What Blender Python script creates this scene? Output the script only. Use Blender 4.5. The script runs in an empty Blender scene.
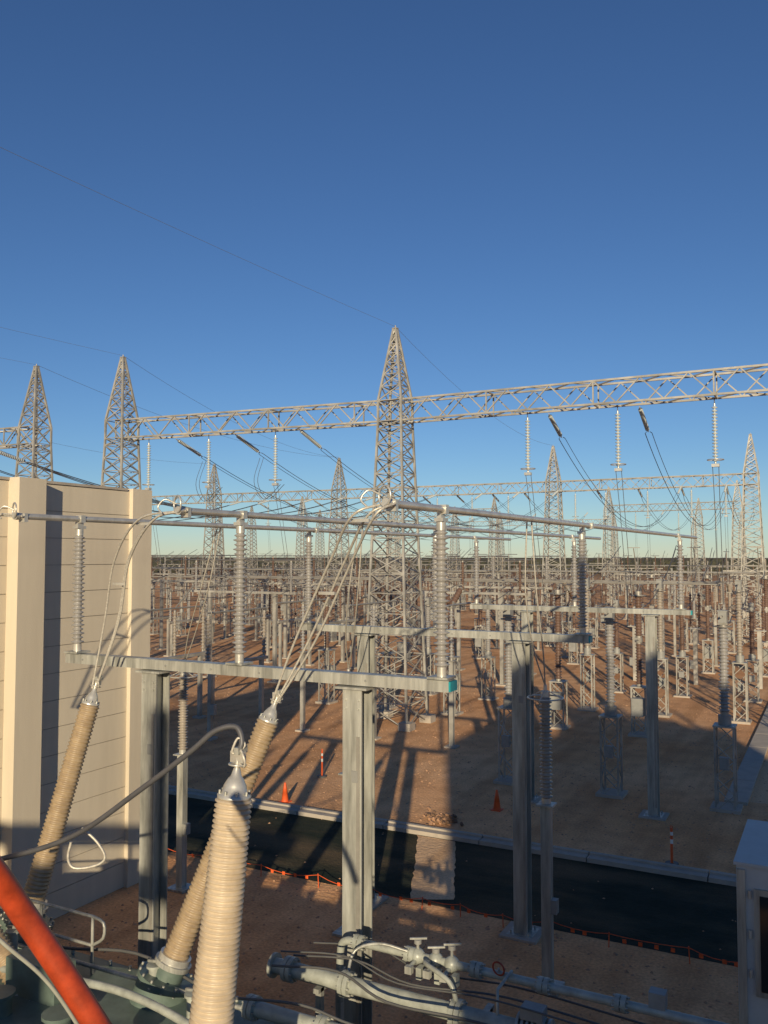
import bpy, math, random
from mathutils import Vector, Matrix
random.seed(7)
scene=bpy.context.scene
# ---------------------------------------------------------------- survey frame
H=8.0; F=870.0; HZ=556.0; TH=math.radians(27.5)
PITCH=math.atan((HZ-512)/F); S,C=math.sin(TH),math.cos(TH)
def W(u,v,t):
    x=(u-384)/F; y=(512-v)/F
    fw=math.cos(PITCH)-y*math.sin(PITCH); up=math.sin(PITCH)+y*math.cos(PITCH)
    r=x*t/fw
    return Vector((r*C-t*S, r*S+t*C, H+up*t/fw))
def G(u,v,z=0.0):
    x=(u-384)/F; y=(512-v)/F
    fw=math.cos(PITCH)-y*math.sin(PITCH); up=math.sin(PITCH)+y*math.cos(PITCH)
    t=(z-H)*fw/up
    return W(u,v,t)
# ---------------------------------------------------------------- materials
MATS={}
def mat(name,col,rough=0.6,metal=0.0,var=0.12,scale=3.0,bump=0.0,bscale=40.0,col2=None,detail=6.0,spec=0.5,streak=False):
    m=bpy.data.materials.new(name); m.use_nodes=True
    nt=m.node_tree; N=nt.nodes; L=nt.links
    b=N['Principled BSDF']; b.inputs['Roughness'].default_value=rough; b.inputs['Metallic'].default_value=metal
    b.inputs['Specular IOR Level'].default_value=spec
    g=N.new('ShaderNodeNewGeometry'); src=g.outputs['Position']
    if streak:
        mp=N.new('ShaderNodeMapping'); mp.inputs['Scale'].default_value=(1,1,0.12); L.new(src,mp.inputs['Vector']); src=mp.outputs['Vector']
    n=N.new('ShaderNodeTexNoise'); n.inputs['Scale'].default_value=scale; n.inputs['Detail'].default_value=detail; n.inputs['Roughness'].default_value=0.65
    L.new(src,n.inputs['Vector'])
    r=N.new('ShaderNodeValToRGB')
    c=Vector(col); d=Vector(col2) if col2 else c*(1-2*var)
    r.color_ramp.elements[0].position=0.3; r.color_ramp.elements[1].position=0.7
    r.color_ramp.elements[0].color=(*d,1); r.color_ramp.elements[1].color=(*(c*(1+var*0.5) if not col2 else c),1)
    L.new(n.outputs['Fac'],r.inputs['Fac']); L.new(r.outputs['Color'],b.inputs['Base Color'])
    if bump>0:
        n2=N.new('ShaderNodeTexNoise'); n2.inputs['Scale'].default_value=bscale; n2.inputs['Detail'].default_value=5
        L.new(g.outputs['Position'],n2.inputs['Vector'])
        bp=N.new('ShaderNodeBump'); bp.inputs['Strength'].default_value=bump; bp.inputs['Distance'].default_value=0.05
        L.new(n2.outputs['Fac'],bp.inputs['Height']); L.new(bp.outputs['Normal'],b.inputs['Normal'])
    MATS[name]=m; return m
mat('galv',(0.52,0.52,0.47),0.40,0.35,0.3,6,streak=True)
mat('galv_far',(0.45,0.43,0.385),0.48,0.3,0.25,1)
mat('alu',(0.66,0.64,0.58),0.34,0.5,0.15,5)
mat('alu_far',(0.38,0.36,0.32),0.45,0.35,0.15,2)
mat('ins_grey',(0.30,0.29,0.28),0.25,0,0.12,4)
mat('ins_brown',(0.16,0.10,0.075),0.3,0,0.15,2)
mat('ins_pale',(0.32,0.28,0.235),0.35,0,0.12,2)
mat('bush_tan',(0.42,0.32,0.20),0.38,0,0.14,7,col2=(0.27,0.195,0.12))
mat('bush_cream',(0.58,0.48,0.35),0.36,0,0.10,5,col2=(0.42,0.335,0.235))
mat('tank',(0.14,0.19,0.165),0.42,0,0.2,3)
mat('pipe',(0.42,0.44,0.39),0.4,0.1,0.2,5)
mat('wallp',(0.68,0.60,0.47),0.88,0,0.06,0.9,0.18,60,col2=(0.55,0.48,0.375),streak=True)
mat('conc',(0.44,0.39,0.33),0.9,0,0.1,2,0.2,50)
mat('red',(0.46,0.06,0.018),0.42,0,0.25,9)
mat('orange',(0.75,0.12,0.03),0.5,0,0.1,8)
mat('white',(0.75,0.74,0.70),0.5,0,0.06,5)
mat('cable',(0.10,0.10,0.10),0.55,0,0.1,5)
mat('wire',(0.12,0.12,0.13),0.5,0.3,0.1,5)
mat('wire_pale',(0.24,0.27,0.31),0.5,0.2,0.1,5)
mat('strand',(0.66,0.62,0.54),0.42,0.3,0.2,30)
mat('teal',(0.02,0.36,0.40),0.5,0,0.05,5)
mat('glass',(0.02,0.025,0.03),0.1,0,0.05,2)
mat('cabinet',(0.50,0.51,0.50),0.5,0.0,0.06,3)
mat('box',(0.30,0.30,0.285),0.5,0.1,0.12,3)
mat('leaf',(0.075,0.07,0.04),0.9,0,0.3,0.15,col2=(0.035,0.038,0.024))
mat('rust',(0.22,0.13,0.08),0.8,0,0.2,6)
mat('stone',(0.58,0.34,0.20),0.9,0,0.2,6,col2=(0.26,0.145,0.085))
mat('glass_disc',(0.50,0.54,0.54),0.2,0,0.1,6)
# ---------------------------------------------------------------- mesh builder
class MB:
    def __init__(s): s.V=[];s.F=[];s.M=[];s.Sm=[];s.names=[]
    def mi(s,m):
        if m not in s.names: s.names.append(m)
        return s.names.index(m)
    def add(s,vs,fs,m,smooth=False):
        o=len(s.V); s.V+= [tuple(v) for v in vs]; k=s.mi(m)
        for f in fs: s.F.append(tuple(i+o for i in f)); s.M.append(k); s.Sm.append(smooth)
    def box(s,c,d,m,R=None):
        c=Vector(c); vs=[]
        for x in(-.5,.5):
            for y in(-.5,.5):
                for z in(-.5,.5):
                    p=Vector((x*d[0],y*d[1],z*d[2])); 
                    if R: p=R@p
                    vs.append(c+p)
        s.add(vs,[(0,1,3,2),(4,6,7,5),(0,4,5,1),(2,3,7,6),(0,2,6,4),(1,5,7,3)],m)
    def bar(s,p,q,w,m,h=None):
        p=Vector(p);q=Vector(q);d=q-p; h=h or w
        if d.length<1e-6:return
        z=d.normalized(); up=Vector((0,0,1)) if abs(z.z)<0.95 else Vector((0,1,0))
        x=z.cross(up).normalized(); y=x.cross(z)
        vs=[]
        for b in(p,q):
            for a,e in((-1,-1),(1,-1),(1,1),(-1,1)): vs.append(b+x*a*w/2+y*e*h/2)
        s.add(vs,[(0,1,2,3),(7,6,5,4),(0,4,5,1),(1,5,6,2),(2,6,7,3),(3,7,4,0)],m)
    def lathe(s,p,q,prof,m,n=12,caps=True):
        p=Vector(p);q=Vector(q);z=(q-p).normalized()
        up=Vector((0,0,1)) if abs(z.z)<0.9 else Vector((1,0,0))
        x=z.cross(up).normalized(); y=z.cross(x)
        vs=[]
        for (d,r) in prof:
            for i in range(n):
                a=2*math.pi*i/n; vs.append(p+z*d+(x*math.cos(a)+y*math.sin(a))*r)
        fs=[]
        for k in range(len(prof)-1):
            for i in range(n):
                j=(i+1)%n; fs.append((k*n+i,k*n+j,(k+1)*n+j,(k+1)*n+i))
        s.add(vs,fs,m,True)
        if caps:
            s.add(vs[:n],[tuple(range(n))[::-1]],m); s.add(vs[-n:],[tuple(range(n))],m)
    def cyl(s,p,q,r,m,r2=None,n=12,caps=True):
        L=(Vector(q)-Vector(p)).length
        s.lathe(p,q,[(0,r),(L,r if r2 is None else r2)],m,n,caps)
    def tube(s,pts,r,m,n=6):
        pts=[Vector(p) for p in pts]; vs=[];fs=[]
        prev=None
        for i,p in enumerate(pts):
            d=(pts[min(i+1,len(pts)-1)]-pts[max(i-1,0)]).normalized()
            if prev is None:
                up=Vector((0,0,1)) if abs(d.z)<0.9 else Vector((1,0,0)); x=d.cross(up).normalized()
            else: x=(prev-d*prev.dot(d)).normalized()
            prev=x; y=d.cross(x)
            for k in range(n):
                a=2*math.pi*k/n; vs.append(p+(x*math.cos(a)+y*math.sin(a))*r)
        for i in range(len(pts)-1):
            for k in range(n):
                j=(k+1)%n; fs.append((i*n+k,i*n+j,(i+1)*n+j,(i+1)*n+k))
        s.add(vs,fs,m,True)
        s.add(vs[:n],[tuple(range(n))[::-1]],m); s.add(vs[-n:],[tuple(range(n))],m)
    def ring(s,c,ax,R,r,m,n=20,k=6):
        c=Vector(c);z=Vector(ax).normalized()
        up=Vector((0,0,1)) if abs(z.z)<0.9 else Vector((1,0,0))
        x=z.cross(up).normalized(); y=z.cross(x); vs=[];fs=[]
        for i in range(n):
            a=2*math.pi*i/n; e=x*math.cos(a)+y*math.sin(a)
            for j in range(k):
                b=2*math.pi*j/k; vs.append(c+e*(R+r*math.cos(b))+z*r*math.sin(b))
        for i in range(n):
            for j in range(k):
                fs.append((i*k+j,((i+1)%n)*k+j,((i+1)%n)*k+(j+1)%k,i*k+(j+1)%k))
        s.add(vs,fs,m,True)
    def ins(s,p,q,rc,rs,ns,m,n=12,cap='alu',caplen=0.1,alt=True):
        p=Vector(p);q=Vector(q);L=(q-p).length;z=(q-p).normalized()
        a=caplen; 
        s.cyl(p,p+z*a,rc*1.15,cap,n=n); s.cyl(q-z*a,q,rc*1.15,cap,n=n)
        st=(L-2*a)/ns; prof=[(a,rc)]
        for i in range(ns):
            b=a+i*st; r=rs if (i%2==0 or not alt) else rc+(rs-rc)*0.65
            prof+=[(b+st*0.15,rc),(b+st*0.45,r),(b+st*0.58,r*0.985),(b+st*0.78,rc)]
        prof.append((L-a,rc))
        s.lathe(p,q,prof,m,n,False)
    def mesh(s,name):
        me=bpy.data.meshes.new(name); me.from_pydata(s.V,[],s.F)
        for k in s.names: me.materials.append(MATS[k])
        me.polygons.foreach_set('material_index',s.M); me.polygons.foreach_set('use_smooth',s.Sm)
        me.update(); return me
    def make(s,name,loc=(0,0,0)): return inst(s.mesh(name),name,loc)
def inst(me,name,loc=(0,0,0),rz=0,sc=1.0):
    o=bpy.data.objects.new(name,me); o.location=loc; o.rotation_euler=(0,0,rz); o.scale=(sc,sc,sc) if not isinstance(sc,tuple) else sc
    scene.collection.objects.link(o); return o
def bez(pts,n=24):
    P=[Vector(p) for p in pts]; P=[P[0]*2-P[1]]+P+[P[-1]*2-P[-2]]; out=[]
    segs=len(P)-3; m=max(2,n//segs)
    for i in range(segs):
        a,b,c,d=P[i:i+4]
        for k in range(m):
            t=k/m; out.append(0.5*((2*b)+(c-a)*t+(2*a-5*b+4*c-d)*t*t+(3*b-a-3*c+d)*t**3))
    out.append(P[-2]); return out
def sag(p,q,sg,n=20):
    p=Vector(p);q=Vector(q); return [p.lerp(q,i/n)-Vector((0,0,sg*4*(i/n)*(1-i/n))) for i in range(n+1)]
# ---------------------------------------------------------------- ground
def layered(name,build):
    m=bpy.data.materials.new(name); m.use_nodes=True; nt=m.node_tree;N=nt.nodes;L=nt.links;b=N['Principled BSDF']
    b.inputs['Roughness'].default_value=0.95; b.inputs['Specular IOR Level'].default_value=0.1
    g=N.new('ShaderNodeNewGeometry')
    def noise(sc,det=6,stretch=None):
        n=N.new('ShaderNodeTexNoise'); n.inputs['Scale'].default_value=sc; n.inputs['Detail'].default_value=det
        if stretch:
            mp=N.new('ShaderNodeMapping'); mp.inputs['Scale'].default_value=stretch; L.new(g.outputs['Position'],mp.inputs['Vector']); L.new(mp.outputs['Vector'],n.inputs['Vector'])
        else: L.new(g.outputs['Position'],n.inputs['Vector'])
        return n.outputs['Fac']
    def ramp(src,a,ca,bb,cb):
        r=N.new('ShaderNodeValToRGB'); e=r.color_ramp.elements; e[0].position=a;e[0].color=(*ca,1);e[1].position=bb;e[1].color=(*cb,1); L.new(src,r.inputs['Fac']); return r.outputs['Color']
    def mix(t,f,A,B,fv=None):
        x=N.new('ShaderNodeMix'); x.data_type='RGBA'; x.blend_type=t
        if f is not None: L.new(f,x.inputs['Factor'])
        else: x.inputs['Factor'].default_value=fv
        L.new(A,x.inputs['A']); L.new(B,x.inputs['B']); return x.outputs['Result']
    c=build(N,L,g,noise,ramp,mix)
    L.new(c,b.inputs['Base Color'])
    bp=N.new('ShaderNodeBump'); bp.inputs['Strength'].default_value=0.6; bp.inputs['Distance'].default_value=0.05
    L.new(noise(9,8),bp.inputs['Height']); L.new(bp.outputs['Normal'],b.inputs['Normal'])
    MATS[name]=m
def gb(N,L,g,noise,ramp,mix):
    c=ramp(noise(0.12,5),0.35,(0.80,0.41,0.19),0.65,(0.92,0.56,0.31))
    c=mix('MULTIPLY',None,c,ramp(noise(1.1,8),0.32,(0.55,0.52,0.50),0.62,(1,1,1)),0.45)
    c=mix('MULTIPLY',None,c,ramp(noise(0.9,6,(1.6,0.10,1)),0.38,(0.72,0.69,0.66),0.55,(1,1,1)),0.6)
    c=mix('MULTIPLY',None,c,ramp(noise(16,6),0.35,(0.58,0.55,0.52),0.65,(1.0,1.0,1.0)),0.65)
    ln=N.new('ShaderNodeVectorMath'); ln.operation='LENGTH'; L.new(g.outputs['Position'],ln.inputs[0])
    mr=N.new('ShaderNodeMapRange'); mr.inputs['From Min'].default_value=260; mr.inputs['From Max'].default_value=420; L.new(ln.outputs['Value'],mr.inputs['Value'])
    return mix('MIX',mr.outputs['Result'],c,ramp(noise(0.03,6),0.4,(0.10,0.09,0.05),0.62,(0.26,0.18,0.10)))
layered('ground',gb)
def ab(N,L,g,noise,ramp,mix):
    c=ramp(noise(1.5,6),0.3,(0.026,0.036,0.026),0.7,(0.050,0.056,0.042))
    c=mix('MIX',ramp(noise(0.55,7,(0.35,1,1)),0.44,(0,0,0),0.68,(0.8,0.8,0.8)),c,ramp(noise(30,3),0.3,(0.14,0.10,0.06),0.7,(0.24,0.17,0.10)))
    return mix('MULTIPLY',None,c,ramp(noise(50,4),0.35,(0.6,0.6,0.6),0.65,(1,1,1)),0.8)
layered('asphalt',ab)
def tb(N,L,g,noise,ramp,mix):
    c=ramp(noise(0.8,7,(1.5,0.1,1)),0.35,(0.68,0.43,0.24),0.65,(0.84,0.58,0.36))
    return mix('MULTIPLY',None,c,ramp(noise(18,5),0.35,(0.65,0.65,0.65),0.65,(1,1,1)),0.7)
layered('track_sunstrip',tb)  # soil tone of the gravel road, also colours the painted sunlit strip
g=MB(); g.add([(-4000,-4000,0),(4000,-4000,0),(4000,4000,0),(-4000,4000,0)],[(0,1,2,3)],'ground'); g.make('ground')
g=MB(); g.add([(-120,18.6,0.004),(60,18.6,0.004),(60,23.0,0.004),(-120,23.0,0.004)],[(0,1,2,3)],'asphalt'); g.make('road')
g=MB()
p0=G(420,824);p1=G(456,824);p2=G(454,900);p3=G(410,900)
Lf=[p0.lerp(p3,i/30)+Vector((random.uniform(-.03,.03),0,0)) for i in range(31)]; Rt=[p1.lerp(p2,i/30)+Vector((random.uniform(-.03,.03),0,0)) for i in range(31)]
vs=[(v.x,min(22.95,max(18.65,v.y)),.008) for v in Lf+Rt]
g.add(vs,[(i,i+1,31+i+1,31+i) for i in range(30)],'track_sunstrip'); g.make('sunlit_strip')  # strip of sunlight on the asphalt, painted as a tan sheet
g=MB()
for i in range(60):
    x=-120+i*3; g.box((x+1.49,23.2,0.055),(2.97,0.4,0.13),'conc'); g.box((x+1.49,23.34,0.10),(2.97,0.13,0.14),'conc')
g.make('kerb')
g=MB()
for i in range(70): g.box((-3.1+0.0,32+i*3,0.04),(0.7,2.96,0.12),'conc')
for i in range(70): g.box((3.6,32+i*3,0.04),(0.3,2.96,0.12),'conc')
g.make('road_edging')
g=MB(); g.add([(-2.75,31,0.004),(3.45,31,0.004),(3.45,240,0.004),(-2.75,240,0.004)],[(0,1,2,3)],'track_sunstrip'); g.make('gravel_road')
g=MB()
for i in range(9000):
    y=random.uniform(9.5,50); x=random.uniform(-.62*y-10,.3*y)
    if 18.4<y<23.5 and random.random()<.93: continue
    s=random.uniform(.02,.05)*(1.6 if random.random()<.06 else 1); a=random.uniform(0,6.3)
    vs=[(x+s*math.cos(a+k*1.571)*random.uniform(.6,1.2),y+s*math.sin(a+k*1.571)*random.uniform(.6,1.2),0.0) for k in range(4)]+[(x+random.uniform(-.3,.3)*s,y,s*random.uniform(.5,.9))]
    g.add(vs,[(0,1,4),(1,2,4),(2,3,4),(3,0,4)],'stone')
g.make('gravel')
# ---------------------------------------------------------------- fire wall
def firewall(X,y0,y1,h,cols,name,side=1):
    m=MB(); n=16; ph=h/n
    for i in range(n): m.box((X-side*(0.12+random.uniform(0,.006)),(y0+y1)/2,ph*(i+0.5)),(0.24,y1-y0,ph-0.014),'wallp')
    m.box((X-side*0.13,(y0+y1)/2,h/2),(0.20,y1-y0-0.02,h-0.02),'conc')
    for (a,b,p) in cols:
        m.box((X-side*0.12+side*p/2,(a+b)/2,h/2+0.03),(0.30+p,b-a,h+0.06),'wallp')
    m.box((X-side*0.12,(y0+y1)/2,h+0.035),(0.3,y1-y0-1.5,0.06),'conc')
    return m.make(name)
firewall(-15.5,-10,16.8,9.6,[(16.15,16.82,0.08),(12.6,13.3,0.30),(7,7.7,.3),(1,1.7,.3),(-5,-4.3,.3)],'fire_wall_or_shadow_caster')
# ---------------------------------------------------------------- foreground bus supports
TX=(-4.75,-8.1,-11.5)
def support_row(Y,posts,x0,x1,big=True,insx=TX,ns=26,n=20,ztop=8.55):
    m=MB()
    for px in posts:
        w=0.30
        m.box((px,Y-w/2,3.1),(w,0.022,6.1),'galv'); m.box((px,Y+w/2,3.1),(w,0.022,6.1),'galv'); m.box((px,Y,3.1),(0.02,w-0.03,6.1),'galv')
        m.box((px-w/2+0.012,Y,3.1),(0.016,w-0.04,6.06),'galv')
        m.box((px,Y,0.03),(0.55,0.55,0.05),'galv'); m.box((px,Y,-0.1),(0.8,0.8,0.3),'conc')
        for a in(-.2,.2):
            for b in(-.2,.2): m.cyl((px+a,Y+b,.05),(px+a,Y+b,.13),.02,'galv',n=6)
        m.box((px,Y,6.16),(0.5,0.42,0.03),'galv')
        m.box((px+0.05,Y-w/2-.02,4.95),(0.10,0.02,0.16),'box'); m.box((px+.1,Y-w/2-.018,2.9),(.05,.014,5.2),'alu_far')
        for k in range(4): m.cyl((px-.1+.2*(k%2),Y-w/2-.03,6.0-.12*(k//2)),(px-.1+.2*(k%2),Y-w/2,6.0-.12*(k//2)),.015,'galv',n=6)
    xm=(x0+x1)/2; L=x1-x0
    m.box((xm,Y-0.11,6.27),(L,0.015,0.15),'galv'); m.box((xm,Y+0.11,6.27),(L,0.015,0.15),'galv')
    m.box((xm,Y,6.345),(L-.01,0.2,0.014),'galv'); m.box((xm,Y,6.2),(L-.02,0.2,0.012),'galv')
    m.box((x1+0.012,Y,6.27),(0.03,0.23,0.13),'teal')
    for k in range(int(L/0.9)): m.cyl((x0+.4+k*.9,Y-.13,6.27),(x0+.4+k*.9,Y-.11,6.27),.018,'box',n=6)
    for x in insx:
        m.box((x,Y,6.375),(0.30,0.30,0.03),'galv')
        m.ins((x,Y,6.39),(x,Y,ztop-0.08),0.058,0.11,ns,'ins_grey',n,caplen=.12)
        m.box((x,Y,ztop-0.06),(0.13,0.18,0.05),'alu'); m.box((x,Y,ztop+0.0),(0.06,0.13,0.1),'alu')
    m.make('busbar_support_or_shadow_caster')
support_row(10.8,(-6.04,-9.75),-11.65,-4.6)
support_row(18.1,(-6.1,-9.9),-11.65,-4.6)
support_row(28.0,(-5.2,-9.2),-11.2,-4.0,insx=(-4.3,-7.6,-11.0),ns=18,n=12)
ZT=8.63
for i,x in enumerate(TX):
    m=MB(); y0=(9.2,9.4,9.5)[i]; xe=(-4.3,-7.6,-11.0)[i]
    m.cyl((x,y0,ZT),(xe,31.5,ZT),0.05,'alu',n=14)
    m.cyl((x,y0-.03,ZT),(x,y0+.03,ZT),0.06,'alu',n=14)
    for yy in (10.8,18.1,28): 
        f=(yy-y0)/(31.5-y0); m.box((x+(xe-x)*f,yy,ZT),(0.125,0.10,0.125),'alu')
    m.ring((x-.02,y0-.02,ZT+.09),(0.5,1,0),0.12,0.013,'alu',20,6)
    m.tube(bez([(x-.1,y0+.05,ZT+.1),(x-.22,y0-.05,ZT+.16),(x-.3,y0-.1,ZT+.05),(x-.22,y0-.1,ZT-.04)],12),.013,'alu',6)
    m.box((x,y0+0.14,ZT-.02),(0.13,0.07,0.14),'alu')
    m.make('tubular_busbar')
def strands(p,q,mid,name,nn=3,spread=0.08,r=0.017):
    m=MB(); 
    for k in range(nn):
        o=Vector(((k-(nn-1)/2)*spread,((k%2)-.5)*spread,0))
        a=Vector(p)+o; b=Vector(q)+o*0.5
        pts=[a]+[Vector(c)+o*(1.6+0.5*k) for c in mid]+[b]
        m.tube(bez(pts,30),r,'strand',6)
    for f in(0.3,0.6):
        pt=bez([p]+list(mid)+[q],30); c=pt[int(len(pt)*f)]
        m.box(c,(0.24,0.04,0.04),'alu')
    m.make(name)
A0=W(95,688,13.8);B0=W(275,703,12.0);C0=W(237,768,7.9)
strands(Vector((-4.75,9.3,ZT)),B0,[W(364,516,10.4),W(342,560,11.0),W(306,640,11.7)],'jumper_conductor')
strands(Vector((-8.1,9.5,ZT)),A0,[W(148,520,12.6),W(124,560,13.2),(W(114,620,13.6))],'jumper_conductor')
strands(Vector((-11.5,9.6,ZT)),W(-60,680,14.6),[W(-10,520,14.2),W(-35,580,14.4)],'jumper_conductor')
# ---------------------------------------------------------------- bushings
def bushing(top,bot,r0,r1,ns,mt,name,turret=1.0,n=32,tr=0.36):
    m=MB(); top=Vector(top);bot=Vector(bot); z=(top-bot).normalized(); L=(top-bot).length
    hood=0.26; prof=[]; Lb=L-hood; st=Lb/ns
    prof.append((0,r0*0.9))
    for i in range(ns):
        f=i/ns; r=r0+(r1-r0)*f; b=i*st
        prof+=[(b+st*.1,r*.86),(b+st*.42,r),(b+st*.62,r*.99),(b+st*.88,r*.87)]
    prof.append((Lb,r1*.8))
    m.lathe(bot,top,prof,mt,n,True)
    h=bot+z*Lb
    m.lathe(h,top,[(0,r1*.9),(.03,r1*.92),(.045,r1*.7),(.11,r1*.62),(.17,r1*.42),(.19,r1*.3),(.26,.03)],'alu',n)
    for k in range(8):
        a=k*math.pi/4; x=z.orthogonal().normalized(); y=z.cross(x); e=(x*math.cos(a)+y*math.sin(a))*r1*.8
        m.cyl(h+e+z*.03,h+e+z*.07,.012,'galv',n=6)
    m.cyl(top,top+z*.16,.025,'alu',n=10); m.box(top+z*.10,(0.14,0.05,0.10),'alu'); m.box(top+z*.16+Vector((0.02,0,0)),(0.05,0.14,0.06),'galv')
    m.ring(top+z*.03,z,0.075,0.010,'alu',16,5)
    m.tube(bez([top+z*.05,top+Vector((.08,0,.02)),top+Vector((.1,-.03,.1)),top+Vector((.03,0,.18))],10),.012,'strand',6)
    m.cyl(bot-z*.07,bot+z*.01,r0*1.2,'alu',n=n); m.cyl(bot-z*.13,bot-z*.07,r0*1.4,'galv',n=n)
    m.cyl(bot-z*.28,bot-z*.13,r0*1.15,'tank',n=n); m.cyl(bot-z*.34,bot-z*.28,tr*1.1,'tank',n=n)
    m.cyl(bot-z*(.34+turret),bot-z*.34,tr,'tank',n=n)
    for k in range(14):
        a=k*math.pi/7; x=z.orthogonal().normalized(); y=z.cross(x); e=(x*math.cos(a)+y*math.sin(a))*tr*1.04
        m.cyl(bot-z*.36+e,bot-z*.25+e,.018,'galv',n=6)
    m.make(name)
bushing(A0,W(33,900,13.3),0.175,0.15,50,'bush_tan','transformer_bushing',0.9)
bushing(B0,W(176,955,11.7),0.175,0.15,54,'bush_tan','transformer_bushing',0.5)
bushing(C0,W(209,1045,7.7),0.195,0.165,46,'bush_cream','neutral_bushing',1.0)
bushing(W(-75,835,12.4),W(22,985,11.9),0.175,0.15,40,'bush_tan','transformer_bushing',0.4)
# ---------------------------------------------------------------- transformer
m=MB()
m.box((-8.6,6.0,1.1),(9.4,6.6,2.2),'tank'); m.box((-8.6,6.0,2.24),(9.6,6.8,0.07),'tank')
for i in range(26): m.cyl((-13.2+i*.365,9.33,2.2),(-13.2+i*.365,9.33,2.33),.025,'galv',n=6)
for i in range(10): m.box((-13+i*.97,9.36,1.1),(0.1,0.12,2.0),'tank')
def flange(x,y,z,r,ax='x'):
    d=Vector((.035,0,0)) if ax=='x' else Vector((0,.035,0)) if ax=='y' else Vector((0,0,.035))
    c=Vector((x,y,z)); m.cyl(c-d*1.8,c-d*.15,r,'pipe',n=18); m.cyl(c+d*.15,c+d*1.8,r,'pipe',n=18)
    for k in range(8):
        a=k*math.pi/4; e=Vector((0,math.cos(a),math.sin(a))) if ax=='x' else Vector((math.cos(a),0,math.sin(a))) if ax=='y' else Vector((math.cos(a),math.sin(a),0))
        m.cyl(c+e*r*.83-d*2.6,c+e*r*.83+d*2.6,.012,'galv',n=6)
Y1=9.75
m.cyl((-6.7,Y1,2.62),(0.2,Y1,2.62),0.10,'pipe',n=20)
for x in(-6.45,-5.6,-4.1,-2.6,-1.4): flange(x,Y1,2.62,0.155)
m.cyl((-6.72,Y1,2.62),(-6.68,Y1,2.62),0.155,'pipe',n=20)
m.cyl((-6.5,8.85,2.55),(-3.0,8.85,2.55),0.09,'pipe',n=18)
for x in(-6.4,-5.4,-4.4): flange(x,8.85,2.55,0.14)
Y2=10.25
m.cyl((-5.75,Y2,2.92),(0.2,Y2,2.92),0.052,'pipe',n=16)
for x in(-5.7,-4.95,-4.05,-3.2,-2.3): flange(x,Y2,2.92,0.095)
m.tube(bez([(-5.75,Y2,2.92),(-5.9,Y2,2.90),(-5.98,Y2,2.8),(-6,Y2,2.4),(-6,Y2,2.1)],16),.052,'pipe',12)
for x,zz in((-4.85,3.08),(-4.6,3.02),(-4.38,3.1)):
    m.lathe((x-.08,Y2,2.92),(x+.08,Y2,2.92),[(0,.06),(.03,.085),(.08,.11),(.13,.085),(.16,.06)],'pipe',14)
    m.cyl((x,Y2,2.98),(x,Y2,zz),.02,'galv',n=8); m.cyl((x,Y2,zz),(x,Y2,zz+.05),.05,'box',n=8); m.bar((x-.09,Y2-.05,zz+.06),(x+.1,Y2+.06,zz+.06),.022,'galv')
    m.cyl((x,Y2-.25,2.88),(x,Y2,2.9),.028,'pipe',n=8); m.box((x,Y2-.26,2.86),(.09,.07,.09),'galv')
    m.box((x+.1,Y2-.14,2.8),(.07,.12,.14),'pipe')
m.ring((-3.75,Y2-.05,3.02),(0.2,1,0.1),.08,.012,'red',14,5); m.cyl((-3.75,Y2,2.95),(-3.75,Y2-.05,3.02),.015,'galv',n=6)
m.tube(bez([(-4.65,Y2-.05,2.9),(-4.6,Y2-.3,3.0),(-4.2,Y1,2.95),(-4.1,Y1,2.7)],16),.03,'pipe',10)
m.tube(bez([(-4.95,Y2-.1,3.0),(-5.3,Y2-.2,3.06),(-5.6,Y2-.3,2.95),(-5.6,Y1,2.7)],16),.02,'galv',8)
m.tube([( -3.6,Y2,3.0),(-3.6,Y1,3.0),(-3.6,Y1,2.7)],.02,'galv',8)
m.tube([( -3.0,9.1,2.9),(-3.0,9.1,2.0)],.02,'galv',8)
for k in range(7): m.cyl((-3.35+k*.06,Y1,2.66),(-3.32+k*.06,Y1,2.66),.15,'galv',n=16)
m.box((-3.17,Y1,2.85),(.26,.2,.12),'box')
m.box((-2.0,Y1-.1,2.82),(.3,.26,.22),'box'); m.box((-1.9,Y2+.05,3.04),(.18,.16,.18),'box')
for (a,b,zz,r) in((9.4,9.2,2.85,.016),(9.9,10.0,2.78,.013),(9.6,9.55,2.95,.011),(10.4,10.35,2.75,.013),(8.6,8.95,2.8,.016)):
    m.tube(bez([(-6.5,a,zz-.05),(-5.6,a+.1,zz+.03),(-4.8,(a+b)/2,zz-.07),(-3.6,b+.05,zz),(-2,b,zz-.05)],24),r,'cable',6)
for x in(-6.0,-3.9,-1.8):
    for y in(Y1,Y2): m.box((x,y,1.35),(.08,.08,2.3),'galv')
    m.box((x,(Y1+Y2)/2,2.48),(.08,.7,.06),'galv')
m.box((-9.4,8.3,2.5),(.9,.35,.45),'tank'); m.box((-12.2,8.6,2.5),(.4,.5,.5),'box')
for k in range(9):
    x=-12.6+k*1.05; m.cyl((x,7.7,2.25),(x,7.7,2.5),.16,'tank',n=14); m.cyl((x,7.7,2.5),(x,7.7,2.54),.2,'tank',n=14)
m.tube(bez([(-13,8.9,2.42),(-11,8.95,2.4),(-8.5,8.9,2.45),(-6,9.0,2.42)],24),.03,'galv',8)
m.tube(bez([(-12.8,8.2,2.6),(-10.6,8.15,2.5),(-8,8.25,2.65),(-6.2,8.1,2.5)],24),.05,'pipe',10)
m.tube(bez([(-12.8,9.1,2.5),(-11.2,9.15,2.75),(-10.1,9.1,2.45),(-8.6,9.2,2.6),(-7.3,9.1,2.45)],24),.022,'cable',6)
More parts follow.
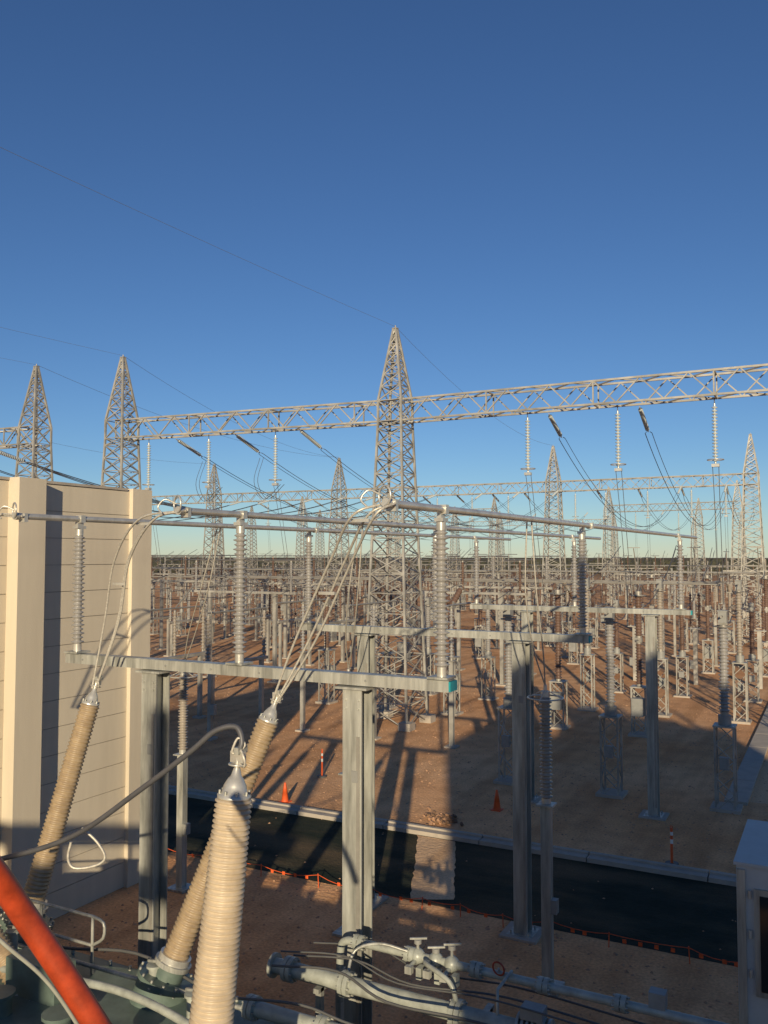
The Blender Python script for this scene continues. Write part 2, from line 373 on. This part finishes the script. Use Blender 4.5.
for x,y,h in((-11.4,8.9,.35),(-10.3,8.6,.5),(-8.0,8.9,.4),(-7.2,8.7,.3)):
    m.cyl((x,y,2.27),(x,y,2.27+h),.07,'pipe',n=12); m.cyl((x,y,2.27+h),(x,y,2.3+h),.1,'pipe',n=12); m.bar((x-.1,y,2.33+h),(x+.12,y,2.36+h),.03,'galv')
# conservator and radiators: unseen transformer parts, placed and sized to shade the foreground
m.cyl((-6.2,-2.6,4.7),(-1.8,-2.6,4.7),0.6,'tank',n=28)
for x in(-5.6,-2.4): m.box((x,-2.6,2.05),(.2,.3,4.1),'tank')
m.box((-4.2,0.8,1.2),(4.4,3.4,2.4),'tank')
for k in range(5): m.box((0.8+k*.25,6.3,2.0),(.06,3.0,2.6),'tank')
m.box((1.3,6.3,.4),(1.4,3.2,.3),'galv')
m.cyl((0.6,4.9,3.35),(1.9,4.9,3.35),.1,'pipe',n=14); m.cyl((0.6,7.7,3.35),(1.9,7.7,3.35),.1,'pipe',n=14)
m.make('power_transformer')
m=MB()
for x in(-13.2,-12.2,-11.2,-10.2,-9.2): m.cyl((x,9,2.28),(x,9,3.05),.022,'galv',n=8)
for z in(2.66,3.05): m.cyl((-13.2,9.0,z),(-9.2,9.0,z),.022,'galv',n=8)
m.tube(bez([(-9.2,9,3.05),(-9.0,9,3.0),(-9.0,9,2.8),(-9.2,9,2.66)],10),.022,'galv',8)
m.make('handrail')
m=MB(); ct=C0+Vector((0,0,.13))
m.tube(bez([ct,W(242,742,7.9),W(236,727,7.95),W(215,731,8.0),W(190,752,8.1),W(140,790,8.4),W(75,835,8.8),W(5,858,9.2),W(-90,875,9.8)],60),.027,'wire',8)
m.tube(bez([ct,W(232,752,7.9),W(238,738,7.9),W(245,745,7.9),ct],20),.012,'strand',6)
m.make('neutral_cable')
m=MB(); lp=[W(82,828,9.0),W(97,842,9.0),W(105,858,9.0),W(94,866,9.0),W(74,868,9.0),W(68,858,9.0),W(71,842,9.0)]
m.tube(bez(lp,30),.014,'strand',6); m.make('grounding_hook')
m=MB(); m.tube(bez([W(-60,812,3.2),W(-15,860,3.3),W(22,912,3.4),W(65,976,3.45),W(112,1050,3.5),W(150,1120,3.6)],40),.047,'red',20)
m.tube(bez([W(-60,880,3.3),W(0,940,3.4),W(50,985,3.5),W(100,1060,3.6)],30),.008,'pipe',8)
m.make('red_hose')
# kiosk at right
m=MB(); c=W(736,864,11.6); x0,y0,zt=c.x,c.y,c.z
m.box((x0+1.3,y0+1.0,zt/2),(2.6,2.0,zt),'cabinet'); m.box((x0+1.3,y0+1.0,zt+.02),(2.66,2.06,.04),'cabinet')
m.box((x0+0.06,y0-.02,zt/2),(.10,.05,zt-.1),'galv')
m.box((x0+.66,y0-.012,zt-.95),(.90,.05,1.35),'galv'); m.box((x0+.66,y0-.03,zt-.95),(.76,.05,1.2),'glass')
for k in range(9): m.box((x0+.75,y0-.02,zt-2.1-k*.07),(.8,.05,.03),'box')
for k in range(3): m.cyl((x0+.16,y0-.04,zt-.4-k*.5),(x0+.16,y0-.04,zt-.3-k*.5),.02,'alu',n=8)
m.make('control_kiosk')
def arrester(x,y,z0,z1):
    m=MB(); m.box((x,y,z0/2),(.18,.18,z0),'galv'); m.box((x,y,.03),(.5,.5,.05),'galv'); m.box((x,y,z0),(.32,.32,.03),'galv')
    m.box((x+.14,y,z0*.45),(.12,.16,.25),'box')
    m.ins((x,y,z0+.02),(x,y,z1),.075,.125,28,'ins_pale',18)
    m.ring((x,y,z1-.12),(0,0,1),.33,.016,'alu',28,6)
    for k in range(4):
        a=k*math.pi/2; m.bar((x,y,z1+.04),(x+.33*math.cos(a),y+.33*math.sin(a),z1-.12),.015,'alu')
    m.cyl((x,y,z1),(x,y,z1+.12),.035,'alu',n=8)
    m.make('surge_arrester')
    return Vector((x,y,z1+.1))
a1=arrester(-4.95,16.1,3.35,5.45); a2=arrester(-14.2,16.7,3.2,5.2); a3=arrester(-9.4,16.4,3.35,5.45)
for a,tx in((a1,-4.75),(a3,-8.1),(a2,-11.5)):
    m=MB(); top=Vector((tx,14.6,ZT))
    for k in(-1,1): m.tube(bez([top+Vector((.04*k,0,0)),top.lerp(a,.25)+Vector((.1*k,-.15,-.5)),top.lerp(a,.65)+Vector((.09*k,-.12,-.3)),a],24),.014,'strand',6)
    m.make('jumper_conductor')
# ---------------------------------------------------------------- cones, bollards, barrier
def cone(p):
    m=MB(); m.box((0,0,.015),(.32,.32,.03),'orange'); m.lathe((0,0,.03),(0,0,.65),[(0,.12),(.3,.08),(.301,.082),(.45,.055),(.6,.03)],'orange',14)
    m.lathe((0,0,.34),(0,0,.46),[(0,.080),(.11,.060)],'white',14,False); m.make('traffic_cone',p)
cone(G(285,802)); cone(G(497,810))
def delin(p):
    m=MB(); m.cyl((0,0,0),(0,0,.06),.17,'cable',n=14); m.cyl((0,0,.06),(0,0,.95),.035,'orange',n=12); m.cyl((0,0,.55),(0,0,.66),.038,'white',n=12); m.cyl((0,0,.76),(0,0,.85),.038,'white',n=12)
    m.ring((0,0,.97),(0,1,0),.03,.010,'orange',10,5); m.make('delineator_post',p)
for u,v in((322,777),(672,865)): delin(G(u,v))
m=MB(); xx=-16.0; pv=None
while xx<19:
    y=18.25+random.uniform(-.06,.06); h=.27+.08*random.random(); m.cyl((xx,y,0),(xx+random.uniform(-.03,.03),y,h),.012,'orange',n=5)
    cur=Vector((xx,y,h-.03))
    if pv is not None:
        m.tube(sag(pv,cur,random.uniform(.03,.12),5),.009,'orange',4)
        for f in(.2,.4,.6,.8):
            if random.random()<.6: p=pv.lerp(cur,f); m.box((p.x,p.y,p.z-.10),(.08,.004,.08),'orange')
    pv=cur; xx+=random.uniform(.9,1.7)
m.make('safety_bunting')
m=MB()
for i in range(90):
    p=G(438+random.gauss(0,9),822+random.gauss(0,3)); s=random.uniform(.04,.13)
    R=Matrix.Rotation(random.uniform(0,3),3,(random.random(),random.random(),1)); m.box((p.x,p.y,s*.3+random.random()*.1),(s,s*.8,s*.6),'rust' if random.random()<.6 else 'stone',R)
m.make('rubble')
# ---------------------------------------------------------------- lattice gantry
def tower_mesh():
    m=MB(); mt='galv_far'
    def hw(z):
        if z<14.5: return 1.15+(0.62-1.15)*z/14.5
        if z<15.5: return .62
        return .62+(0.06-.62)*(z-15.5)/3.6
    zs=[0]; 
    while zs[-1]<14.4: zs.append(min(14.5,zs[-1]+max(.72,1.9*hw(zs[-1])*.52)))
    zs+= [15.5,16.2,16.8,17.35,17.85,18.3,18.7,19.1]
    cs=[(-1,-1),(1,-1),(1,1),(-1,1)]
    for a,b in zip(zs[:-1],zs[1:]):
        A=[Vector((x*hw(a),y*hw(a),a)) for x,y in cs]; B=[Vector((x*hw(b),y*hw(b),b)) for x,y in cs]
        for i in range(4):
            j=(i+1)%4
            m.bar(A[i],B[i],.10,mt); m.bar(A[i],B[j],.045,mt); m.bar(A[j],B[i],.045,mt)
            m.bar(B[i],B[j],.04,mt)
    m.cyl((0,0,19.0),(0,0,19.25),.03,mt,n=6)
    m.box((0,0,19.1),(.26,.26,.04),mt)
    for x,y in cs: m.box((x*1.15,y*1.15,.1),(.6,.6,.5),'conc')
    return m.mesh('gantry_tower_or_shadow_caster')
TM=tower_mesh()
def truss(x0,x1,Y,y1=None,z0=14.5,z1=15.5,w=.95):
    m=MB(); n=max(4,int(abs(x1-x0)/0.95)); y1=Y if y1 is None else y1
    mt='galv_far'
    P=[]
    for i in range(n+1):
        f=i/n; x=x0+(x1-x0)*f; y=Y+(y1-Y)*f
        P.append([Vector((x,y-w/2,z0)),Vector((x,y+w/2,z0)),Vector((x,y+w/2,z1)),Vector((x,y-w/2,z1))])
    for i in range(n):
        for k in range(4):
            m.bar(P[i][k],P[i+1][k],.085,mt)
            j=(k+1)%4
            if i%2==0: m.bar(P[i][k],P[i+1][j],.05,mt)
            else: m.bar(P[i][j],P[i+1][k],.05,mt)
        if i%5==0:
            for k in range(4): m.bar(P[i][k],P[i][(k+1)%4],.06,mt)
    m.make('gantry_beam')
row1=[(-18.9,37.5),(-35.2,36.0),(-41.4,35.4),(-58,34.6),(1.6,37.4)]
for x,y in row1: inst(TM,'gantry_tower_or_shadow_caster',(x,y,0))
truss(-18.9,1.6,37.5,37.4); truss(-35.2,-18.9,36.0,37.5); truss(-58,-41.4,34.6,35.4)
row2=[(-6.8,85.5),(-25.3,85.7),(-50,85),(-67,84)]
for x,y in row2: inst(TM,'gantry_tower_or_shadow_caster',(x,y,0))
truss(-25.3,-6.2,85.7,85.5);truss(-50,-25.3,85,85.7);truss(-78,-50,84,85)
for x,y in [(-12,128),(-30,130),(-48,130),(-66,130),(-84,130),(-3,160),(-40,178),(-75,178),(-110,178),(-18,200),(-95,130),(-140,178),(-60,230),(-120,240),(-22,165),(-58,160),(-8,225),(-34,245)]:
    inst(TM,'gantry_tower_or_shadow_caster',(x,y,0),0,random.uniform(.85,1.0))
truss(-84,-48,130,130); truss(-30,-12,130,128); truss(-110,-40,178,178)
def strain(p,q,sg,ln=2.4,name='overhead_conductor',bundle=2,r=.017):
    m=MB(); pts=sag(p,q,sg,40); p=Vector(p)
    d=(pts[3]-p).normalized(); e=p+d*ln
    m.ins(p,e,.025,.10,18,'glass_disc',8,alt=False,caplen=.2)
    qv=Vector(q); d2=(pts[-4]-qv).normalized(); e2=qv+d2*ln
    m.ins(qv,e2,.025,.10,12,'glass_disc',6,alt=False,caplen=.15)
    P=[x for x in pts if (x-p).length>ln and (x-qv).length>ln]
    for k in range(bundle):
        o=Vector(((k-(bundle-1)/2)*.3,0,0)); m.tube([e+o*.5]+[x+o for x in P]+[e2+o*.5],r,'wire',4)
    m.make(name)
for x in(-32,-28,-24): strain((x,36.8,14.4),(x-.5,84.6,14.5),4.2)
for x in(-11.4,-7.4,-1.8): strain((x,38.0,14.4),(x-1.5,85.2,14.5),4.4)
for x in(-45,-49,-53): strain((x,35.6,14.4),(x,84.3,14.5),3.0,r=.026)
for x in(-60,-64,-38.5): strain((x,30,13.5),(x+1,84.2,14.5),3.2,r=.026)
for x in(-9,-13,-17,-21,-28.5,-32,-36,-40,-44,-54,-58,-62): strain((x,86,14.5),(x-1,129.5,14.5),3.4,r=.022)
for x in(-50,-55,-60,-70,-76,-82): strain((x,130.5,14.5),(x,177.5,14.5),3.4,r=.026)
def hang(x,y,ln=2.7,down=None):
    m=MB(); p=Vector((x,y,14.45)); q=p-Vector((0,0,ln))
    m.cyl(p,p-Vector((0,0,.3)),.02,'wire',n=5)
    m.ins(p-Vector((0,0,.25)),q,.035,.12,17,'glass_disc',10,alt=False,caplen=.1)
    m.ring(q+Vector((0,0,.15)),(0,0,1),.32,.02,'alu',18,5); m.box(q-Vector((0,0,.08)),(.3,.2,.12),'alu')
    if down:
        for k in(-1,1): m.tube(bez([q+Vector((.12*k,0,0)),q.lerp(Vector(down),.35)+Vector((.10*k,0.05,0)),Vector(down)+Vector((.1*k,0,0))],20),.013,'wire',4)
    m.make('suspension_insulator')
for x,y,dn in((-12.2,37.4,(-11.9,38.4,6)),(-8.2,37.4,(-8.0,38.4,6)),(-4.3,37.4,(-4.3,38.4,6)),(-25.5,36.9,(-25.2,38,6)),(-33.4,36.2,(-33.1,37.2,6)),(-29.5,36.5,(-29.2,37.5,6))):
    hang(x,y,2.7,dn)
for x in(-9,-12,-16,-20,-23,-30,-34,-38,-44,-55,-60): hang(x,85.4,2.7,(x,86,6))
for x in(-15,-20,-26,-52,-57,-62,-70,-76): hang(x,129.5,2.7,(x,130,6))
m=MB()
for x in(-32,-28):
    for k in(-.12,.12): m.tube(bez([(x+k,39.2,13.4),(x+.2+k,38.4,12.0),(x+1.3+k,37.8,11.0),(x+2.6+k,37.4,11.7)],18),.014,'wire',4)
m.make('jumper_loops')
m=MB()
for x,y in row1: m.tube(sag((x,y,19.2),(x-.5,-70,21),1.5,24),.0065,'wire_pale',4)
for (x,y),(a,b) in zip(row1[:4],((-25.3,85.7),(-50,85),(-50,85),(-67,84))): m.tube(sag((x,y,19.2),(a,b,19.2),1.2,16),.010,'wire_pale',4)
m.make('earth_wire')
# ---------------------------------------------------------------- yard equipment types
def lattice_stand(m,h,w=.28,mt='galv_far',st=.5):
    cs=[(-1,-1),(1,-1),(1,1),(-1,1)]
    for x,y in cs: m.bar((x*w,y*w,0),(x*w,y*w,h),.06,mt)
    n=max(2,int(h/st))
    for i in range(n):
        a=h*i/n;b=h*(i+1)/n
        for k in range(4):
            p,q=cs[k],cs[(k+1)%4]
            if i%2: p,q=q,p
            m.bar((p[0]*w,p[1]*w,a),(q[0]*w,q[1]*w,b),.03,mt)
    m.box((0,0,h+.02),(w*2.4,w*2.4,.05),mt); m.box((0,0,-.05),(.9,.9,.3),'conc')
def E_ct(im,n=12,ns=20):
    m=MB(); lattice_stand(m,2.6); m.box((0,-.33,1.5),(.28,.18,.38),'box')
    m.cyl((0,0,2.64),(0,0,2.95),.2,'box',n=n); m.ins((0,0,2.95),(0,0,5.8),.11,.17,ns,im,n,cap='alu_far')
    m.box((0,0,5.84),(.3,.3,.05),'alu_far'); m.box((0,0,6.05),(.26,.36,.36),'box'); m.box((0,0,6.25),(.3,.4,.04),'box')
    m.cyl((0,-.5,6.08),(0,.5,6.08),.035,'alu_far',n=6); m.ring((0,0,5.75),(0,0,1),.27,.018,'alu_far',14,4)
    m.tube(sag((0,.5,6.08),(0,2.6,5.9),.25,6),.02,'wire',4); return m
def E_post(im,n=10,ns=14,h=3.6):
    m=MB(); m.box((0,0,h/2),(.18,.18,h),'galv_far'); m.box((0,0,h),(.34,.34,.04),'galv_far'); m.box((0,0,.02),(.5,.5,.1),'conc')
    m.ins((0,0,h),(0,0,h+2.2),.06,.125,ns,im,n,cap='alu_far'); m.box((0,0,h+2.25),(.17,.17,.1),'alu_far')
    m.cyl((0,-2.2,h+2.32),(0,2.2,h+2.32),.045,'alu_far',n=6); return m
def E_cb(im,n=10):
    m=MB(); lattice_stand(m,2.2,.3); m.box((0,-.4,1.35),(.5,.4,.8),'box'); m.ins((0,0,2.24),(0,0,4.3),.11,.17,14,im,n,cap='alu_far'); m.box((0,0,4.36),(.3,.3,.2),'alu_far')
    m.cyl((0,0,4.36),(0,-1.0,4.4),.035,'alu_far',n=5)
    m.ins((0,0,4.45),(0,0,6.5),.12,.19,14,im,n,cap='alu_far'); m.cyl((0,0,6.5),(0,0,6.6),.15,'alu_far',n=n); m.ring((0,0,6.4),(0,0,1),.32,.025,'alu_far',14,4); m.tube(bez([(0,0,6.6),(0,.6,6.9),(0,1.8,6.5)],8),.025,'alu_far',5); return m
def E_live(im,n=10):
    m=MB(); lattice_stand(m,2.6,.3); m.box((0,-.4,1.4),(.5,.4,.8),'box'); m.ins((0,0,2.64),(0,0,4.9),.10,.16,16,im,n,cap='alu_far'); m.box((0,0,5.0),(.36,.36,.26),'alu_far')
    for sx in(-1,1):
        e=Vector((0,sx*1.25,5.75)); m.ins((0,sx*.12,5.05),e,.10,.16,10,im,n,cap='alu_far'); m.ring(e,(0,sx*1.1,.7),.24,.02,'alu_far',12,4)
    return m
def E_ds(im,n=10):
    m=MB()
    for y in(-1.9,1.9): m.box((0,y,1.55),(.18,.18,3.1),'galv_far'); m.box((0,y,0),(.5,.5,.2),'conc')
    m.box((0,0,3.15),(.22,4.6,.14),'galv_far'); m.box((.16,-1.9,1.3),(.22,.22,.45),'box')
    for y in(-2.1,0,2.1): m.ins((0,y,3.25),(0,y,5.4),.06,.125,12,im,n,cap='alu_far')
    m.cyl((0,-2.2,5.5),(0,2.2,5.5),.045,'alu_far',n=6); m.bar((0,0,5.5),(0,1.3,6.5),.05,'alu_far')
    for y in(-2.1,2.1): m.ring((0,y,5.5),(0,1,0),.18,.02,'alu_far',12,4)
    m.cyl((.2,-1.9,.9),(.2,-1.9,3.1),.025,'galv_far',n=5)
    return m
def E_goal(im,n=8):
    m=MB()
    for x in(-2.6,2.6): m.box((x,0,3.1),(.22,.22,6.2),'galv_far'); m.box((x,0,0),(.7,.7,.2),'conc')
    m.box((0,0,6.28),(8.4,.2,.16),'galv_far')
    for x in(-3.8,0,3.8): m.ins((x,0,6.38),(x,0,8.55),.06,.125,14,im,n,cap='alu_far'); m.cyl((x,-3,8.6),(x,3,8.6),.045,'alu_far',n=6)
    return m
def E_pant(im,n=8):
    m=MB(); m.box((0,0,1.7),(.24,.24,3.4),'galv_far'); m.box((.22,0,1.2),(.22,.22,.5),'box')
    m.ins((-.25,0,3.4),(-.25,0,5.6),.06,.12,12,im,n,cap='alu_far'); m.ins((.25,0,3.4),(.25,0,5.6),.05,.1,12,im,n,cap='alu_far'); m.box((0,0,3.4),(.8,.4,.06),'galv_far')
    m.bar((0,0,5.65),(0,-.9,6.8),.05,'alu_far'); m.bar((0,-.9,6.8),(0,0,8.3),.05,'alu_far'); m.bar((-.4,0,8.35),(.4,0,8.35),.05,'alu_far'); m.bar((0,0,5.65),(0,.5,6.8),.04,'alu_far')
    return m
types={}
for nm,fn in(('current_transformer',E_ct),('post_insulator',E_post),('circuit_breaker',E_cb),('live_tank_breaker',E_live),('disconnect_switch',E_ds),('busbar_support_or_shadow_caster',E_goal),('pantograph_switch',E_pant)):
    types[nm]=[fn(im).mesh(nm) for im in('ins_grey','ins_brown','ins_pale')]
ctb=E_ct('ins_grey',18,24).mesh('current_transformer')
for x in(-3.3,-6.9,-10.5): inst(ctb,'current_transformer',(x,29.8,0))
seq=['live_tank_breaker','current_transformer','disconnect_switch','busbar_support_or_shadow_caster','circuit_breaker','post_insulator','pantograph_switch','live_tank_breaker','current_transformer','disconnect_switch','busbar_support_or_shadow_caster','post_insulator']
Y=41.0;ri=0
while Y<235:
    kind=seq[ri%len(seq)]; vm=random.choice((0,0,1,1,2))
    left=-(0.70*Y+26)-6
    bx=-8.0
    while bx>left:
        if random.random()<(.88 if Y<110 else .72) and not (abs(Y-37)<1.6 or abs(Y-85)<1.0):
            k=kind if random.random()<.6 else random.choice(seq)
            vi=vm if random.random()<.6 else random.choice((0,1,2)); me=types[k][vi]
            hz=random.uniform(.86,1.10); oy=random.uniform(-.9,.9)
            if k=='busbar_support_or_shadow_caster': inst(me,k,(bx,Y+oy,0),0,(1,1,random.uniform(.88,1.0)))
            else:
                for d in(-3.7,0,3.7):
                    if random.random()<.93: inst(me,k,(bx+d,Y+oy,0),math.pi if hz>1 else 0,(1,1,hz))
        bx-=13.2
        if random.random()<.3: bx-=1.5
    Y+=random.choice((4.4,5.4,6.4))*(1+max(0,Y-90)/200); ri+=1
for x in(-14.5,-18.2,-21.9): inst(types['post_insulator'][0],'post_insulator',(x,34,0))
for x in(-24.5,-28.2,-31.9): inst(types['disconnect_switch'][2],'disconnect_switch',(x,32.5,0))
m=MB()
for Yb,z,xa,xb in((52,6.4,-48,-6),(58,6.9,-60,-22),(76,6.6,-40,-6),(95,6.2,-80,-30),(101,6.9,-60,-6),(146,7,-120,-50)):
    for k in range(3): m.cyl((xa,Yb+k*2.4,z),(xb,Yb+k*2.4,z),.045,'alu_far',n=5)
m.make('tubular_busbar')
m=MB()
bx=-8
while bx>-150:
    for d in(-3.7,0,3.7):
        yy=max(41,(-bx-30)/.8)
        while yy<200:
            L=random.uniform(7,13)
            m.tube(sag((bx+d,yy,random.choice((5.6,6.0,6.6))),(bx+d,yy+L,random.choice((5.6,6.2,6.6,8.6))),.6,6),.022,'wire',3); yy+=L
    bx-=13.2
m.make('yard_conductor')
mb_=MB(); mb_.box((0,0,.75),(.9,.5,1.3),'box'); mb_.box((0,0,1.43),(1.0,.6,.05),'box'); mb_.box((0,0,.05),(1.1,.7,.1),'conc'); mbm=mb_.mesh('marshalling_kiosk')
for i in range(14):
    Yk=random.uniform(50,170); inst(mbm,'marshalling_kiosk',(random.uniform(-(.6*Yk+20),-8),Yk,0),random.choice((0,1.57)))
# ---------------------------------------------------------------- unseen shadow casters added behind the camera
firewall(6.6,-14,-3.2,13.6,[(-3.9,-3.22,.08),(-9,-8.3,.3)],'fire_wall_or_shadow_caster')  # unseen wall, added and sized to throw the large shadow at right
m=MB(); m.box((15.3,-13,7.4),(6.4,6,14.8),'wallp'); m.box((15.3,-13,14.9),(6.7,6.3,.25),'galv')  # unseen block added as a second shadow caster, height set by shadow reach
m.box((13.6,-13,15.7),(1.6,1.5,1.6),'box'); m.box((16.8,-13,15.5),(2.2,1.5,1.2),'box')
m.box((14.6,-9.97,1.2),(1.8,.08,2.4),'box')
for x in(13.8,16.9):
    for z in(4.0,7,10.2): m.box((x,-9.97,z),(1.2,.08,1.2),'glass')
m.make('shadow_building')
for x,y in((-4.5,-16),(-20.5,-16)): inst(TM,'gantry_tower_or_shadow_caster',(x,y,0))  # unseen towers and beam, added for their shadow streaks on the ground
truss(-20.5,-4.5,-16,-16)
bigp=MB()  # oversized unseen goalposts, added to cast streaks and break up the shadow outline
for x,h,w in((0,9.4,.45),(3.6,9.4,.45)): bigp.box((x,0,h/2),(w,.5,h),'galv')
bigp.box((1.8,0,9.2),(6.4,.4,.4),'galv')
for x in(-1,1.8,4.6): bigp.ins((x,0,9.4),(x,0,12),.1,.2,20,'ins_grey',12)
bm=bigp.mesh('busbar_support_or_shadow_caster')
for p in((-4.2,-12,0),(-13.0,-14,0)): inst(bm,'busbar_support_or_shadow_caster',p)
for p in((8.2,-9,0),(12,-8,0)): inst(bm,'busbar_support_or_shadow_caster',p,0,(1,1,1.3))
# ---------------------------------------------------------------- distant trees
m=MB()
def clump(c,s):
    n=7; vs=[];
    for i in range(n):
        a=2*math.pi*i/n
        for h,rr in((0,.8),(.5,1),(.9,.5)):
            q=rr*random.uniform(.7,1.2); vs.append((c[0]+s*q*math.cos(a),c[1]+s*q*math.sin(a),c[2]+s*h*random.uniform(.8,1.3)))
    vs.append((c[0],c[1],c[2]+s*1.1)); fs=[]
    for i in range(n):
        j=(i+1)%n
        for k in range(2): fs.append((i*3+k,j*3+k,j*3+k+1,i*3+k+1))
        fs.append((i*3+2,j*3+2,n*3))
    m.add(vs,fs,'leaf')
for i in range(4200):
    a=random.uniform(-.75,1.35)+0; R=random.uniform(400,800); s=random.uniform(1.6,4.2)
    clump((-R*math.sin(a),R*math.cos(a),random.uniform(0,1.6)),s)
m.make('distant_trees')
# ---------------------------------------------------------------- light, sky, camera
el=math.radians(14.5); Ld=Vector((-.4035,.915,0)).normalized()
d=Vector((Ld.x*math.cos(el),Ld.y*math.cos(el),-math.sin(el)))
sun=bpy.data.lights.new('sun','SUN'); sun.energy=5.0; sun.angle=math.radians(.5); sun.color=(1,.83,.56)
so=bpy.data.objects.new('sun',sun); so.rotation_euler=d.to_track_quat('-Z','Y').to_euler(); scene.collection.objects.link(so)
w=bpy.data.worlds.new('World'); scene.world=w; w.use_nodes=True
wn=w.node_tree
sk=wn.nodes.new('ShaderNodeTexSky'); sk.sky_type='NISHITA'; sk.sun_disc=False; sk.sun_elevation=el; sk.sun_rotation=math.atan2(-Ld.x,-Ld.y)
sk.air_density=1.0; sk.dust_density=0.0; sk.ozone_density=4.9; sk.altitude=400
hs=wn.nodes.new('ShaderNodeHueSaturation'); hs.inputs['Saturation'].default_value=1.04; hs.inputs['Hue'].default_value=0.506
bg=wn.nodes['Background']; bg.inputs['Strength'].default_value=.088
wn.links.new(sk.outputs['Color'],hs.inputs['Color']); wn.links.new(hs.outputs['Color'],bg.inputs['Color'])
scene.view_settings.view_transform='Standard'; scene.view_settings.look='None'; scene.view_settings.exposure=0
cam=bpy.data.cameras.new('camera'); cam.sensor_fit='HORIZONTAL'; cam.sensor_width=36; cam.lens=F*36/768; cam.clip_end=9000; cam.clip_start=.1
co=bpy.data.objects.new('camera',cam); co.location=(0,0,H); co.rotation_euler=(math.pi/2+PITCH,0,TH); scene.collection.objects.link(co); scene.camera=co
